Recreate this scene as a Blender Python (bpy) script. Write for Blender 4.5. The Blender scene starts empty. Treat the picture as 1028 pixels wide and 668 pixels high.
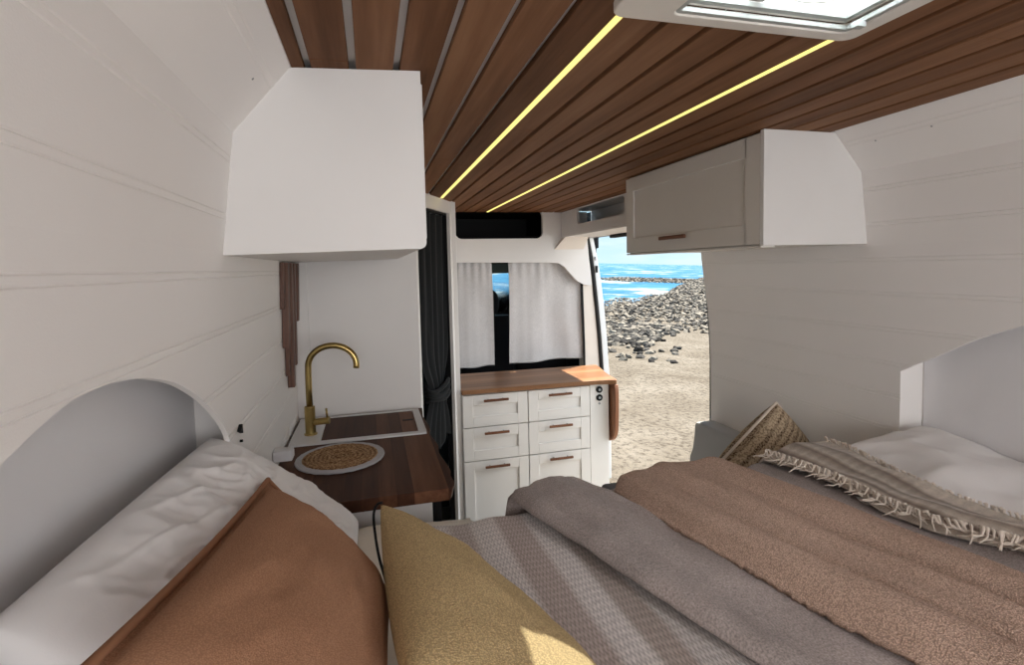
import bpy, bmesh, math, random
from mathutils import Vector, Matrix, noise
import numpy as np

S = bpy.context.scene
COL = S.collection
PI = math.pi

# ------------------------------------------------------------------ camera
# the camera stands at the origin; X right across the van, Y forward, Z up
F_PX, CX, CY = 528.8, 514.0, 302.66
YAW, PITCH, ROLL = .26127, .06499, .02291
fw = Vector((math.sin(YAW)*math.cos(PITCH), math.cos(YAW)*math.cos(PITCH), -math.sin(PITCH)))
rt = Vector((math.cos(YAW), -math.sin(YAW), 0))
up = rt.cross(fw)
r2 = rt*math.cos(ROLL) - up*math.sin(ROLL)
u2 = rt*math.sin(ROLL) + up*math.cos(ROLL)
cam_d = bpy.data.cameras.new('camera')
cam = bpy.data.objects.new('camera', cam_d)
COL.objects.link(cam)
cam.matrix_world = Matrix(((r2.x, u2.x, -fw.x, 0), (r2.y, u2.y, -fw.y, 0), (r2.z, u2.z, -fw.z, 0), (0, 0, 0, 1)))
cam_d.sensor_width = 36
cam_d.sensor_fit = 'HORIZONTAL'
cam_d.lens = 36*F_PX/1028
cam_d.shift_x = 0
cam_d.shift_y = (CY-334)/1028
cam_d.clip_start = .02
cam_d.clip_end = 6000
S.camera = cam

# ------------------------------------------------------------------ light, world, exposure
S.view_settings.view_transform = 'Standard'
S.view_settings.look = 'None'
S.view_settings.gamma = 1
S.view_settings.use_curve_mapping = False
S.view_settings.exposure = 0.80

world = bpy.data.worlds.new('sky')
S.world = world
world.use_nodes = True
wn = world.node_tree
wn.nodes.clear()
def wnode(t, **k):
    n = wn.nodes.new(t)
    for a, b in k.items(): setattr(n, a, b)
    return n
w_tc = wnode('ShaderNodeTexCoord')
w_sep = wnode('ShaderNodeSeparateXYZ')
wn.links.new(w_tc.outputs['Generated'], w_sep.inputs[0])
w_r = wnode('ShaderNodeValToRGB')
w_r.color_ramp.elements[0].position = 0.0
w_r.color_ramp.elements[0].color = (.52, .70, .78, 1)
w_r.color_ramp.elements[1].position = 1.0
w_r.color_ramp.elements[1].color = (.22, .40, .70, 1)
e = w_r.color_ramp.elements.new(.12); e.color = (.34, .58, .72, 1)
wn.links.new(w_sep.outputs['Z'], w_r.inputs[0])
w_map = wnode('ShaderNodeMapping'); w_map.inputs['Scale'].default_value = (3, 3, 14)
wn.links.new(w_tc.outputs['Generated'], w_map.inputs[0])
w_no = wnode('ShaderNodeTexNoise'); w_no.inputs['Scale'].default_value = 2.2; w_no.inputs['Detail'].default_value = 6
wn.links.new(w_map.outputs[0], w_no.inputs[0])
w_cr = wnode('ShaderNodeValToRGB')
w_cr.color_ramp.elements[0].position = .45; w_cr.color_ramp.elements[1].position = .75
wn.links.new(w_no.outputs[0], w_cr.inputs[0])
w_mx = wnode('ShaderNodeMixRGB'); w_mx.inputs[2].default_value = (.66, .75, .79, 1)
wn.links.new(w_cr.outputs[0], w_mx.inputs[0]); wn.links.new(w_r.outputs[0], w_mx.inputs[1])
w_bg = wnode('ShaderNodeBackground'); w_bg.inputs['Strength'].default_value = .82
wn.links.new(w_mx.outputs[0], w_bg.inputs[0])
w_out = wnode('ShaderNodeOutputWorld'); wn.links.new(w_bg.outputs[0], w_out.inputs[0])

sun_d = bpy.data.lights.new('sun', 'SUN'); sun_d.energy = 9.0; sun_d.angle = .009
sun_d.color = (1, .93, .80)
sun = bpy.data.objects.new('sun', sun_d); COL.objects.link(sun)
sun_dir = Vector((-.39, -.22, -.90)).normalized()          # direction the light travels
sun.rotation_euler = sun_dir.to_track_quat('-Z', 'Y').to_euler()

def area(name, loc, aim, sx, sy, power, col):
    d = bpy.data.lights.new(name, 'AREA'); d.shape = 'RECTANGLE'; d.size = sx; d.size_y = sy
    d.energy = power; d.color = col
    o = bpy.data.objects.new(name, d); COL.objects.link(o)
    o.location = loc; o.rotation_euler = Vector(aim).to_track_quat('-Z', 'Z').to_euler()
    return o
# daylight through the open rear doors behind the camera
area('rear_door_daylight', (.62, -1.30, .0), (0, 1, -.25), 1.7, 1.3, 13, (1, .945, .925))
area('rear_sky_daylight', (.8, -5.0, .6), (0, 1, -.08), 4.0, 2.6, 55, (1, .95, .93))
# sky light falling in through the open side door
d_ = Vector((.7, 3.1, -.7))-Vector((3.3, 1.75, .35))
area('side_door_daylight', (3.3, 1.75, .35), d_, 2.0, 2.0, 38, (1, .98, .96))
# sky above the roof vent
area('roof_vent_daylight', (.60, .53, 1.15), (0, 0, -1), .9, .9, 66, (1, .98, .97))

# ------------------------------------------------------------------ helpers
def tag(o, label=None, cat=None, group=None, kind=None):
    if label: o['label'] = label
    if cat: o['category'] = cat
    if group: o['group'] = group
    if kind: o['kind'] = kind
    return o

def thing(name, label, cat, loc=(0, 0, 0), group=None):
    o = bpy.data.objects.new(name, None); COL.objects.link(o)
    o.location = loc; o.empty_display_size = .05
    return tag(o, label, cat, group)

class MB:
    def __init__(s): s.v = []; s.f = []; s.mi = []
    def add(s, vs, fs, mi=0):
        b = len(s.v); s.v += [tuple(v) for v in vs]
        s.f += [tuple(b+i for i in f) for f in fs]; s.mi += [mi]*len(fs); return s
    def box(s, x0, x1, y0, y1, z0, z1, mi=0):
        vs = [(x, y, z) for z in (z0, z1) for y in (y0, y1) for x in (x0, x1)]
        return s.add(vs, [(0, 2, 3, 1), (4, 5, 7, 6), (0, 1, 5, 4), (2, 6, 7, 3), (0, 4, 6, 2), (1, 3, 7, 5)], mi)
    def prism(s, pts, ax, a, b, mi=0):
        """polygon (2-D) extruded along axis ax from a to b"""
        def P(p, t):
            q = list(p); q.insert(ax, t); return tuple(q)
        n = len(pts); vs = [P(p, a) for p in pts] + [P(p, b) for p in pts]
        fs = [tuple(range(n))[::-1], tuple(range(n, 2*n))] + [(i, (i+1) % n, n+(i+1) % n, n+i) for i in range(n)]
        return s.add(vs, fs, mi)
    def tube(s, path, r, seg=12, mi=0, caps=True):
        path = [Vector(p) for p in path]; n = len(path)
        rs = r if isinstance(r, (list, tuple)) else [r]*n
        vs = []; prev = None
        for i, p in enumerate(path):
            t = (path[min(i+1, n-1)]-path[max(i-1, 0)]).normalized()
            if prev is None:
                a = Vector((0, 0, 1)) if abs(t.z) < .9 else Vector((1, 0, 0)); nn = t.cross(a).normalized()
            else:
                nn = (prev - t*prev.dot(t)).normalized()
            prev = nn; bb = t.cross(nn)
            for k in range(seg):
                a = 2*PI*k/seg; vs.append(p + (nn*math.cos(a)+bb*math.sin(a))*rs[i])
        fs = [(i*seg+k, i*seg+(k+1) % seg, (i+1)*seg+(k+1) % seg, (i+1)*seg+k) for i in range(n-1) for k in range(seg)]
        if caps: fs += [tuple(range(seg))[::-1], tuple((n-1)*seg+k for k in range(seg))]
        return s.add(vs, fs, mi)
    def disc(s, c, r, h, seg=48, rim=0.0, mi=0):
        prof = [(0, 0), (r, 0), (r+rim*0, h*.5), (r-h*.3, h), (0, h)]
        vs = []; n = len(prof)
        for a in range(seg):
            t = 2*PI*a/seg
            for (q, z) in prof: vs.append((c[0]+q*math.cos(t), c[1]+q*math.sin(t), c[2]+z))
        fs = []
        for a in range(seg):
            b = (a+1) % seg
            for k in range(n-1): fs.append((a*n+k, b*n+k, b*n+k+1, a*n+k+1))
        return s.add(vs, fs, mi)
    def grid(s, fn, nu, nv, mi=0):
        vs = [fn(i/(nu-1), j/(nv-1)) for i in range(nu) for j in range(nv)]
        fs = [(i*nv+j, (i+1)*nv+j, (i+1)*nv+j+1, i*nv+j+1) for i in range(nu-1) for j in range(nv-1)]
        return s.add(vs, fs, mi)
    def build(s, name, mats, parent=None, smooth=False, bevel=0, fixn=True, auto=None, seg=2, merge=False):
        me = bpy.data.meshes.new(name)
        me.from_pydata(s.v, [], s.f)
        if not isinstance(mats, (list, tuple)): mats = [mats]
        for m in mats: me.materials.append(m)
        for p, mi in zip(me.polygons, s.mi): p.material_index = mi
        if fixn or merge:
            bm = bmesh.new(); bm.from_mesh(me)
            if merge: bmesh.ops.remove_doubles(bm, verts=bm.verts, dist=1e-5)
            if fixn: bmesh.ops.recalc_face_normals(bm, faces=bm.faces)
            bm.to_mesh(me); bm.free()
        if smooth:
            me.polygons.foreach_set('use_smooth', [True]*len(me.polygons))
        me.update()
        o = bpy.data.objects.new(name, me); COL.objects.link(o)
        if parent is not None:
            o.parent = parent
            o.matrix_parent_inverse = Matrix.Translation(-Vector(parent.location))
        if bevel:
            b = o.modifiers.new('bevel', 'BEVEL'); b.width = bevel; b.segments = seg; b.limit_method = 'ANGLE'; b.angle_limit = math.radians(40)
            b.harden_normals = False
        return o

def smoothstep(a, b, x):
    t = max(0, min(1, (x-a)/(b-a))); return t*t*(3-2*t)
def interp(x, xs, ys):
    return float(np.interp(x, xs, ys))
def catmull(pts, n):
    P = [Vector(p) for p in pts]; P = [P[0]*2-P[1]] + P + [P[-1]*2-P[-2]]
    out = []; m = len(P)-3
    for k in range(n):
        t = k/(n-1)*m; i = min(int(t), m-1); t -= i
        a, b, c, d = P[i:i+4]
        out.append(.5*((2*b)+(c-a)*t+(2*a-5*b+4*c-d)*t*t+(3*b-a-3*c+d)*t*t*t))
    return out
def fbm(x, y, z=0., o=4):
    return noise.fractal(Vector((x, y, z)), 1.0, 2.0, o)

# ------------------------------------------------------------------ materials
class Mat:
    def __init__(s, name):
        s.m = bpy.data.materials.new(name); s.m.use_nodes = True
        s.t = s.m.node_tree; s.b = s.t.nodes['Principled BSDF']; s.out = s.t.nodes['Material Output']
        s.tc = s.t.nodes.new('ShaderNodeTexCoord')
    def n(s, ty, **k):
        nd = s.t.nodes.new(ty)
        for a, b in k.items():
            if hasattr(nd, a): setattr(nd, a, b)
            else: nd.inputs[a.replace('_', ' ')].default_value = b
        return nd
    def l(s, a, b): s.t.links.new(a, b)
    def coord(s, scale=(1, 1, 1), rot=(0, 0, 0)):
        mp = s.n('ShaderNodeMapping'); mp.inputs['Scale'].default_value = scale; mp.inputs['Rotation'].default_value = rot
        s.l(s.tc.outputs['Object'], mp.inputs[0]); return mp.outputs[0]
    def noise(s, scale, detail=4, co=None, rough=.55):
        nd = s.n('ShaderNodeTexNoise'); nd.inputs['Scale'].default_value = scale; nd.inputs['Detail'].default_value = detail
        nd.inputs['Roughness'].default_value = rough
        s.l(co if co is not None else s.tc.outputs['Object'], nd.inputs['Vector']); return nd.outputs[0]
    def ramp(s, src, stops, interp='LINEAR'):
        r = s.n('ShaderNodeValToRGB'); cr = r.color_ramp; cr.interpolation = interp
        while len(cr.elements) < len(stops): cr.elements.new(.5)
        for e, (p, c) in zip(cr.elements, stops): e.position = p; e.color = (*c, 1) if len(c) == 3 else c
        s.l(src, r.inputs[0]); return r.outputs[0]
    def mix(s, fac, a, b, mode='MIX'):
        x = s.n('ShaderNodeMixRGB'); x.blend_type = mode
        for i, v in enumerate((fac, a, b)):
            if hasattr(v, 'is_linked') or isinstance(v, bpy.types.NodeSocket): s.l(v, x.inputs[i])
            elif isinstance(v, (int, float)): x.inputs[i].default_value = v if i == 0 else (v, v, v, 1)
            else: x.inputs[i].default_value = (*v, 1)
        return x.outputs[0]
    def math(s, op, a, b=0.):
        x = s.n('ShaderNodeMath'); x.operation = op
        for i, v in enumerate((a, b)):
            if isinstance(v, bpy.types.NodeSocket): s.l(v, x.inputs[i])
            else: x.inputs[i].default_value = v
        return x.outputs[0]
    def bump(s, h, strength=.3, dist=.002, prev=None):
        b = s.n('ShaderNodeBump'); b.inputs['Strength'].default_value = strength; b.inputs['Distance'].default_value = dist
        s.l(h, b.inputs['Height'])
        if prev is not None: s.l(prev, b.inputs['Normal'])
        s.l(b.outputs[0], s.b.inputs['Normal']); return b.outputs[0]
    def col(s, c):
        if isinstance(c, bpy.types.NodeSocket): s.l(c, s.b.inputs['Base Color'])
        else: s.b.inputs['Base Color'].default_value = (*c, 1)
        return s
    def rough(s, r, spec=.5, metal=0):
        s.b.inputs['Roughness'].default_value = r; s.b.inputs['Specular IOR Level'].default_value = spec
        s.b.inputs['Metallic'].default_value = metal; return s

def plain(name, c, r=.5, spec=.4, metal=0, var=.06, nscale=8, bump=None):
    m = Mat(name); n = m.noise(nscale, 3)
    lo = tuple(x*(1-var) for x in c); hi = tuple(min(1, x*(1+var)) for x in c)
    m.col(m.ramp(n, [(.3, lo), (.7, hi)])).rough(r, spec, metal)
    if bump: m.bump(m.noise(bump[0], 3), bump[1], bump[2])
    return m.m

def wall_mat(name, c):
    m = Mat(name)
    m.col(m.ramp(m.noise(3, 3), [(.3, tuple(x*.985 for x in c)), (.7, c)])).rough(.55, .3)
    m.bump(m.noise(420, 3), .25, .0012); return m.m
M_wall = wall_mat('textured_white_panel', (.90, .865, .835))
M_smooth = plain('smooth_white_paint', (.76, .735, .715), .5, .3, var=.01)
M_grey_panel = wall_mat('pale_grey_felt', (.82, .80, .805))
M_cab = plain('cabinet_white', (.80, .775, .745), .42, .35, var=.01)
M_taupe = plain('warm_white_cabinet', (.74, .70, .655), .45, .35, var=.01)
M_black = plain('black_plastic_and_shade', (.008, .008, .009), .6, .2)
M_dark = plain('cab_dark_trim', (.012, .012, .014), .8, .15)
M_rubber = plain('black_rubber', (.012, .012, .013), .6, .3)
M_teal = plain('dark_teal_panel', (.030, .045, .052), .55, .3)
M_floor = plain('grey_floor', (.30, .27, .24), .5, .3)

def wood(name, cols, axis='Y', width=.0805, off=0., grain=1., rough=.45, spec=.35, tone=.5, wscale=1.0):
    """boards running along `axis`; tone of each board from its index across"""
    m = Mat(name)
    sep = m.n('ShaderNodeSeparateXYZ'); m.l(m.tc.outputs['Object'], sep.inputs[0])
    across = sep.outputs['X'] if axis == 'Y' else (sep.outputs['Y'] if axis == 'X' else sep.outputs['X'])
    along = sep.outputs['Y'] if axis == 'Y' else (sep.outputs['X'] if axis == 'X' else sep.outputs['Z'])
    idx = m.math('FLOOR', m.math('DIVIDE', m.math('SUBTRACT', across, off), width))
    wn_ = m.n('ShaderNodeTexWhiteNoise'); wn_.noise_dimensions = '1D'; m.l(idx, wn_.inputs['W'])
    sc = {'Y': (38, 2.2, 38), 'X': (2.2, 38, 38), 'Z': (38, 38, 2.2)}[axis]
    co = m.coord(tuple(q*wscale for q in sc))
    add = m.n('ShaderNodeVectorMath'); add.operation = 'ADD'; m.l(co, add.inputs[0])
    cmb = m.n('ShaderNodeCombineXYZ'); m.l(m.math('MULTIPLY', wn_.outputs[0], 50.), cmb.inputs[0 if axis == 'X' else 1]); m.l(cmb.outputs[0], add.inputs[1])
    g = m.noise(1.0, 6, add.outputs[0], .62)
    big = m.noise(.22, 3, add.outputs[0], .5)
    f = m.math('ADD', m.math('MULTIPLY', g, .55), m.math('MULTIPLY', big, .35))
    f = m.math('ADD', f, m.math('MULTIPLY', m.math('SUBTRACT', wn_.outputs[0], .5), tone*.4))
    c = m.ramp(f, [(.22, cols[0]), (.45, cols[1]), (.68, cols[2])])
    m.col(c).rough(rough, spec)
    m.bump(g, .2*grain, .0008)
    return m.m
M_ceilwood = wood('ceiling_walnut_slats', [(.105, .045, .020), (.200, .094, .046), (.300, .155, .082)], 'Y', .0805, .385-.0805*5+.004, rough=.6, spec=.08, tone=.65)
M_walnut = wood('dark_walnut_staves', [(.042, .016, .009), (.085, .034, .017), (.17, .075, .040)], 'Y', .041, .0, tone=1.0, rough=.5, spec=.12)
M_counter = wood('cab_walnut_counter', [(.14, .062, .028), (.235, .115, .055), (.37, .20, .105)], 'X', .06, .0, tone=.9, rough=.38, spec=.25)
M_handle = wood('handle_walnut', [(.10, .035, .016), (.16, .062, .03), (.24, .10, .05)], 'X', .5, 0)
M_stick = wood('decor_walnut', [(.05, .020, .012), (.10, .045, .028), (.18, .088, .058)], 'Z', .006, 0, tone=1)

def metal(name, c, r=.3):
    m = Mat(name); m.col(c).rough(r, .5, 1.0); m.bump(m.noise(200, 2), .05, .0003); return m.m
M_brass = metal('brushed_brass', (.42, .31, .12), .28)
M_steel = metal('grey_steel', (.35, .35, .36), .35)

def cloth(name, c, var=.08, rough=.95, weave=900, wb=.35, fuzz=0, nsc=6, sheen=.3):
    m = Mat(name)
    lo = tuple(x*(1-var) for x in c); hi = tuple(min(1, x*(1+var)) for x in c)
    n1 = m.ramp(m.noise(nsc, 5), [(.3, lo), (.7, hi)])
    if fuzz:
        n2 = m.ramp(m.noise(fuzz, 3), [(.3, (.54,)*3), (.68, (1.06,)*3)])
        n1 = m.mix(1.0, n1, n2, 'MULTIPLY')
    m.col(n1).rough(rough, .15)
    m.b.inputs['Sheen Weight'].default_value = sheen; m.b.inputs['Sheen Roughness'].default_value = .6
    m.bump(m.noise(weave, 3), wb, .0015)
    return m.m
M_duvet = cloth('white_cotton', (.82, .785, .77), .02, weave=600, wb=.12)
M_pillow = cloth('white_pillow_cotton', (.84, .81, .795), .02, weave=500, wb=.12)
M_cream = cloth('cream_sheet', (.70, .62, .52), .03, weave=600, wb=.1)
M_greyblanket = cloth('taupe_wool', (.42, .35, .325), .16, weave=420, wb=.7, fuzz=330, nsc=9, sheen=.1)
M_curtain = cloth('grey_linen_curtain', (.66, .635, .63), .04, weave=700, wb=.3, fuzz=400)
M_darkcurtain = cloth('charcoal_curtain', (.009, .010, .011), .1, weave=500, wb=.2, sheen=.05)
M_bench = cloth('grey_felt_bench', (.42, .43, .44), .04, weave=500, wb=.3)
M_darkpad = cloth('dark_grey_pad', (.10, .105, .115), .06, weave=500, wb=.3)

def knit(name, c, scale=170, lo=.5, dist=.004):
    m = Mat(name)
    v = m.n('ShaderNodeTexVoronoi'); v.inputs['Scale'].default_value = scale; m.l(m.tc.outputs['Object'], v.inputs['Vector'])
    w = m.noise(scale*.9, 4)
    f = m.math('ADD', m.math('MULTIPLY', v.outputs['Distance'], .9), m.math('MULTIPLY', w, .5))
    c0 = tuple(x*lo for x in c); c1 = tuple(min(1, x*1.22) for x in c)
    m.col(m.ramp(f, [(.2, c1), (.85, c0)])).rough(1.0, .1)
    m.b.inputs['Sheen Weight'].default_value = 0
    inv = m.math('MULTIPLY', f, -1.0)
    m.bump(inv, .8, dist)
    return m.m
M_terra = knit('terracotta_waffle', (.44, .235, .140), 680, .78, .0006)
M_terra_edge = cloth('terracotta_edge', (.32, .155, .085), .06, sheen=0)
M_mustard = knit('mustard_boucle', (.68, .50, .265), 520, .62, .0014)
M_brownfleece = knit('brown_teddy_fleece', (.68, .47, .365), 480, .50, .0021)

def stripe_mat(name, base, stops, sc, chevron=0, off=0.):
    """stripes running along Y, fine weave lines across"""
    m = Mat(name)
    sep = m.n('ShaderNodeSeparateXYZ'); m.l(m.tc.outputs['UV'], sep.inputs[0])
    u = sep.outputs['X']; v = sep.outputs['Y']
    c = m.ramp(u, stops, 'LINEAR')
    zig = m.math('MULTIPLY', m.math('PINGPONG', m.math('MULTIPLY', u, sc*1.0), .5), 1.4 if chevron else .0)
    t = m.math('FRACT', m.math('ADD', m.math('MULTIPLY', v, sc*1.0), zig))
    wv = m.ramp(t, [(.0, (.55,)*3), (.35, (1,)*3), (.75, (1,)*3), (1., (.55,)*3)])
    t2 = m.math('FRACT', m.math('MULTIPLY', u, sc*.8))
    w2 = m.ramp(t2, [(.0, (.72,)*3), (.3, (1,)*3), (1., (.85,)*3)])
    c2 = m.mix(1., m.mix(1., c, wv, 'MULTIPLY'), w2, 'MULTIPLY')
    nz = m.ramp(m.noise(150, 4), [(.3, (.86,)*3), (.7, (1.08,)*3)])
    m.col(m.mix(1., c2, nz, 'MULTIPLY')).rough(.95, .15)
    m.bump(m.math('ADD', t, t2), .35, .0012)
    m.b.inputs['Sheen Weight'].default_value = .2
    return m.m

# ------------------------------------------------------------------ THE SETTING
LP = [(.40, -.115), (.38, -.129), (.26, -.235), (.04, -.263), (-.20, -.272), (-1.62, -.275)]     # (Z, X)
RP = [(.40, 1.345), (.38, 1.36), (.266, 1.462), (.04, 1.488), (-.20, 1.498), (-1.62, 1.505)]
def wx(P, z):
    zs = [p[0] for p in P][::-1]; xs = [p[1] for p in P][::-1]
    return float(np.interp(z, zs, xs))
LW = lambda z: wx(LP, z)
RW = lambda z: wx(RP, z)
GZ = [.345, .21, .105, -.002, -.105, -.212, -.315, -.412, -.512]

def wall_profile(P, side, outer, zmax=.40, grooves=GZ):
    """inner outline with twin V grooves, then the outer skin"""
    zs = []
    for z, x in P:
        if z <= zmax: zs.append((z, 0))
    for g in grooves:
        for dz, dep in ((.0068, 0), (.0052, 1), (.0036, 0), (-.0036, 0), (-.0052, 1), (-.0068, 0)):
            zs.append((g+dz, dep))
    zs.append((zmax, 0))
    zs = sorted(set(zs), key=lambda a: -a[0])
    pts = [(wx(P, z)+side*.0018*dep, z) for z, dep in zs]
    pts += [(outer, zs[-1][0]), (outer, zs[0][0])]
    return pts

def cut(o, cutter):
    md = o.modifiers.new('cut', 'BOOLEAN'); md.operation = 'DIFFERENCE'; md.object = cutter; md.solver = 'EXACT'
    bpy.context.view_layer.update()
    dg = bpy.context.evaluated_depsgraph_get()
    me = bpy.data.meshes.new_from_object(o.evaluated_get(dg))
    o.modifiers.remove(md); o.data = me
    cm = cutter.data
    bpy.data.objects.remove(cutter); bpy.data.meshes.remove(cm)

wl = MB().prism(wall_profile(LP, -1, -.45), 1, -1.25, 2.052).build('wall_left', M_wall)
archL = [(1.105, -.9), (1.105, -.33), (1.085, -.30), (1.04, -.262), (.951, -.206), (.844, -.157), (.743, -.128), (.664, -.115), (.60, -.112),
         (.548, -.116), (.467, -.138), (.38, -.172), (.28, -.225), (.19, -.285), (.15, -.33), (.15, -.9)]
archL = [tuple(p)[:2] for p in catmull([(a, b, 0) for a, b in archL[1:-1]], 60)]
archL = [(1.105, -.9)] + archL + [(.15, -.9)]
cut(wl, MB().prism(archL, 0, -.2835, -.1).build('cutter', M_wall))
cut(wl, MB().box(-.362, -.2815, .05, 1.20, -.9, -.02).build('cutter', M_wall))
tag(wl, kind='structure')
wl2 = MB().prism([(LW(z), z) for z in (.40, .26, .04, -.2, -1.62)] + [(-.45, -1.62), (-.45, .40)], 1, 2.052, 5.2).build('wall_left', M_teal)
tag(wl2, kind='structure')

wr = MB()
prof = wall_profile(RP, 1, 1.66)
# the right wall ends at the sliding door in a slightly bowed edge
def endY(z): return 2.088 + .062*smoothstep(-.45, .15, z)
n = len(prof)
va = [(x, -1.25, z) for x, z in prof]; vb = [(x, endY(z), z) for x, z in prof]
wr.add(va+vb, [tuple(range(n))[::-1], tuple(range(n, 2*n))] + [(i, (i+1) % n, n+(i+1) % n, n+i) for i in range(n)])
wr = wr.build('wall_right', M_wall)
archR = [(1.188, -.333), (1.14, -.302), (1.089, -.273), (.992, -.214), (.89, -.167), (.78, -.130), (.66, -.112), (.55, -.108), (.44, -.118), (.33, -.145), (.22, -.19), (.12, -.25), (.06, -.32)]
archR = [(1.188, -.9)] + [tuple(p)[:2] for p in catmull([(a, b, 0) for a, b in archR], 60)] + [(.06, -.9)]
cut(wr, MB().prism(archR, 0, 1.3, 1.5125).build('cutter', M_wall))
cut(wr, MB().box(1.5105, 1.598, .02, 1.196, -.9, -.02).build('cutter', M_wall))
tag(wr, kind='structure')
# recess backs lined with pale felt
tag(MB().box(-.3615, -.3585, .055, 1.195, -.9, -.025).build('trim_1', M_grey_panel), kind='structure')
tag(MB().box(1.5945, 1.5975, .025, 1.191, -.9, -.025).build('trim_2', M_grey_panel), kind='structure')
# black edge seal of the sliding door on the rear jamb
tag(MB().tube([(RW(z)-.001 if z > .1 else 1.502, endY(z)+.003, z) for z in np.linspace(.16, -1.6, 30)], .0045, 8).build('trim_3', M_rubber, smooth=True), kind='structure')

# ceiling: white board with a hole for the vent, walnut slats beneath
VX0, VX1, VY0, VY1 = .435, .755, .36, .705
cb = MB()
for (x0, x1, y0, y1) in ((-.45, VX0, -1.25, 3.62), (VX1, 1.66, -1.25, 3.62), (VX0, VX1, -1.25, VY0), (VX0, VX1, VY1, 3.62)):
    cb.box(x0, x1, y0, y1, .394, .45)
ceil = cb.build('ceiling', M_smooth); tag(ceil, kind='structure')
sl = MB()
PX = [.385+.0805*k for k in range(-7, 14)]
gap = .0066
random.seed(4)
for k in range(len(PX)-1):
    a, b = PX[k]+gap, PX[k+1]-gap
    a = max(a, -.127); b = min(b, 1.357)
    if b-a < .01: continue
    y0 = -1.2; y1 = 3.565
    segs = [(y0, y1)]
    if b > VX0-.0 and a < VX1: segs = [(y0, VY0-.01), (VY1+.01, y1)]
    for s0, s1 in segs:
        # butt joints along each run
        cuts = [s0]; t = s0+random.uniform(.6, 1.9)
        while t < s1-.3: cuts.append(t); t += random.uniform(1.3, 1.9)
        cuts.append(s1)
        for c0, c1 in zip(cuts[:-1], cuts[1:]): sl.box(a, b, c0+.0006, c1-.0006, .380, .3935)
slats = sl.build('ceiling_slats', M_ceilwood, ceil, bevel=.0012, seg=1)
tag(slats, kind='structure', label='brown walnut slats')

# floor and the far box of the van
tag(MB().box(-.45, 1.66, -1.25, 5.2, -1.66, -1.62).build('floor', M_floor), kind='structure')
# front wall: header over the cab opening with a dark shelf opening and a swept corner
hb = [(.46, .385), (.46, .040), (1.25, .026), (1.309, .020), (1.352, -.008), (1.40, -.062), (1.445, -.110), (1.50, -.139), (1.53, -.145), (1.562, -.145), (1.543, .05), (1.530, .20), (1.530, .385)]
wf = MB().prism(hb, 1, 3.57, 3.60).build('wall_front', M_smooth)
def rrect(x0, x1, z0, z1, r, seg=6, corners=(1, 1, 1, 1)):
    pts = []
    for (cx, cz, a0, on) in ((x1-r, z1-r, 0, corners[0]), (x0+r, z1-r, 90, corners[1]), (x0+r, z0+r, 180, corners[2]), (x1-r, z0+r, 270, corners[3])):
        if on:
            for k in range(seg+1):
                a = math.radians(a0+90*k/seg); pts.append((cx+r*math.cos(a), cz+r*math.sin(a)))
        else:
            pts.append((cx+(r if a0 in (0, 270) else -r), cz+(r if a0 in (0, 90) else -r)))
    return pts
cut(wf, MB().prism(rrect(.568, 1.192, .198, .40, .045, 6), 1, 3.5, 3.7).build('cutter', M_wall))
tag(wf, kind='structure')
# overcab hold behind the opening, its unlit look put in as black colour
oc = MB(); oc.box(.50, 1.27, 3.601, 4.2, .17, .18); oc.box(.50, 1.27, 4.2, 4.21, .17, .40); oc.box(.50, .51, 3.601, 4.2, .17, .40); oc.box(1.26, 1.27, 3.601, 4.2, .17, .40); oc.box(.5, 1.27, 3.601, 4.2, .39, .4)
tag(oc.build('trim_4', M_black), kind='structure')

# kitchen end partition behind the tap
tag(MB().box(-.225, .172, 2.035, 2.055, -1.62, .385).build('wall_partition', M_smooth, bevel=.003), kind='structure')
tag(MB().box(-.285, -.222, 2.028, 2.05, -1.62, .385).build('trim_5', M_smooth, bevel=.002), kind='structure')
# washroom front: short return and slanting doorway frame
def slant(t, d=0.):   # t along the slanting front, d outwards
    a = Vector((.20, 2.53)); b = Vector((.465, 3.037)); u = (b-a).normalized(); nrm = Vector((u.y, -u.x))
    p = a+(b-a)*t+nrm*d; return p.x, p.y
def slab(t0, t1, z0, z1, d0=-.018, d1=0.):
    c = [slant(t0, d0), slant(t1, d0), slant(t1, d1), slant(t0, d1)]
    m = MB(); m.prism(c, 2, z0, z1); return m
ws = MB(); ws.prism([(.172, 2.055), (.154, 2.055), (.182, 2.53), (.20, 2.53)], 2, -1.62, .385)
for a in (slab(0, .10, -1.62, .385), slab(.10, .93, .312, .385), slab(.93, 1.0, -1.62, .385)): ws.add(a.v, a.f)
tag(ws.build('wall_washroom', M_smooth), kind='structure')
# dark inner frame of that doorway and the dark back of the washroom
df = slab(.93, .945, -1.62, .312, -.05, -.018); 
a = slab(.10, .945, .300, .312, -.05, -.018); df.add(a.v, a.f)
tag(df.build('trim_6', M_black), kind='structure')
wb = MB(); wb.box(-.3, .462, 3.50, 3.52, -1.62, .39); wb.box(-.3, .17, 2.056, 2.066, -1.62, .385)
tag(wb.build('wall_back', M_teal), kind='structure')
# full-height end board to the left of the drawers
tag(MB().box(.462, .486, 3.03, 3.57, -1.62, .385).build('trim_7', M_smooth, bevel=.002), kind='structure')

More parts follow.
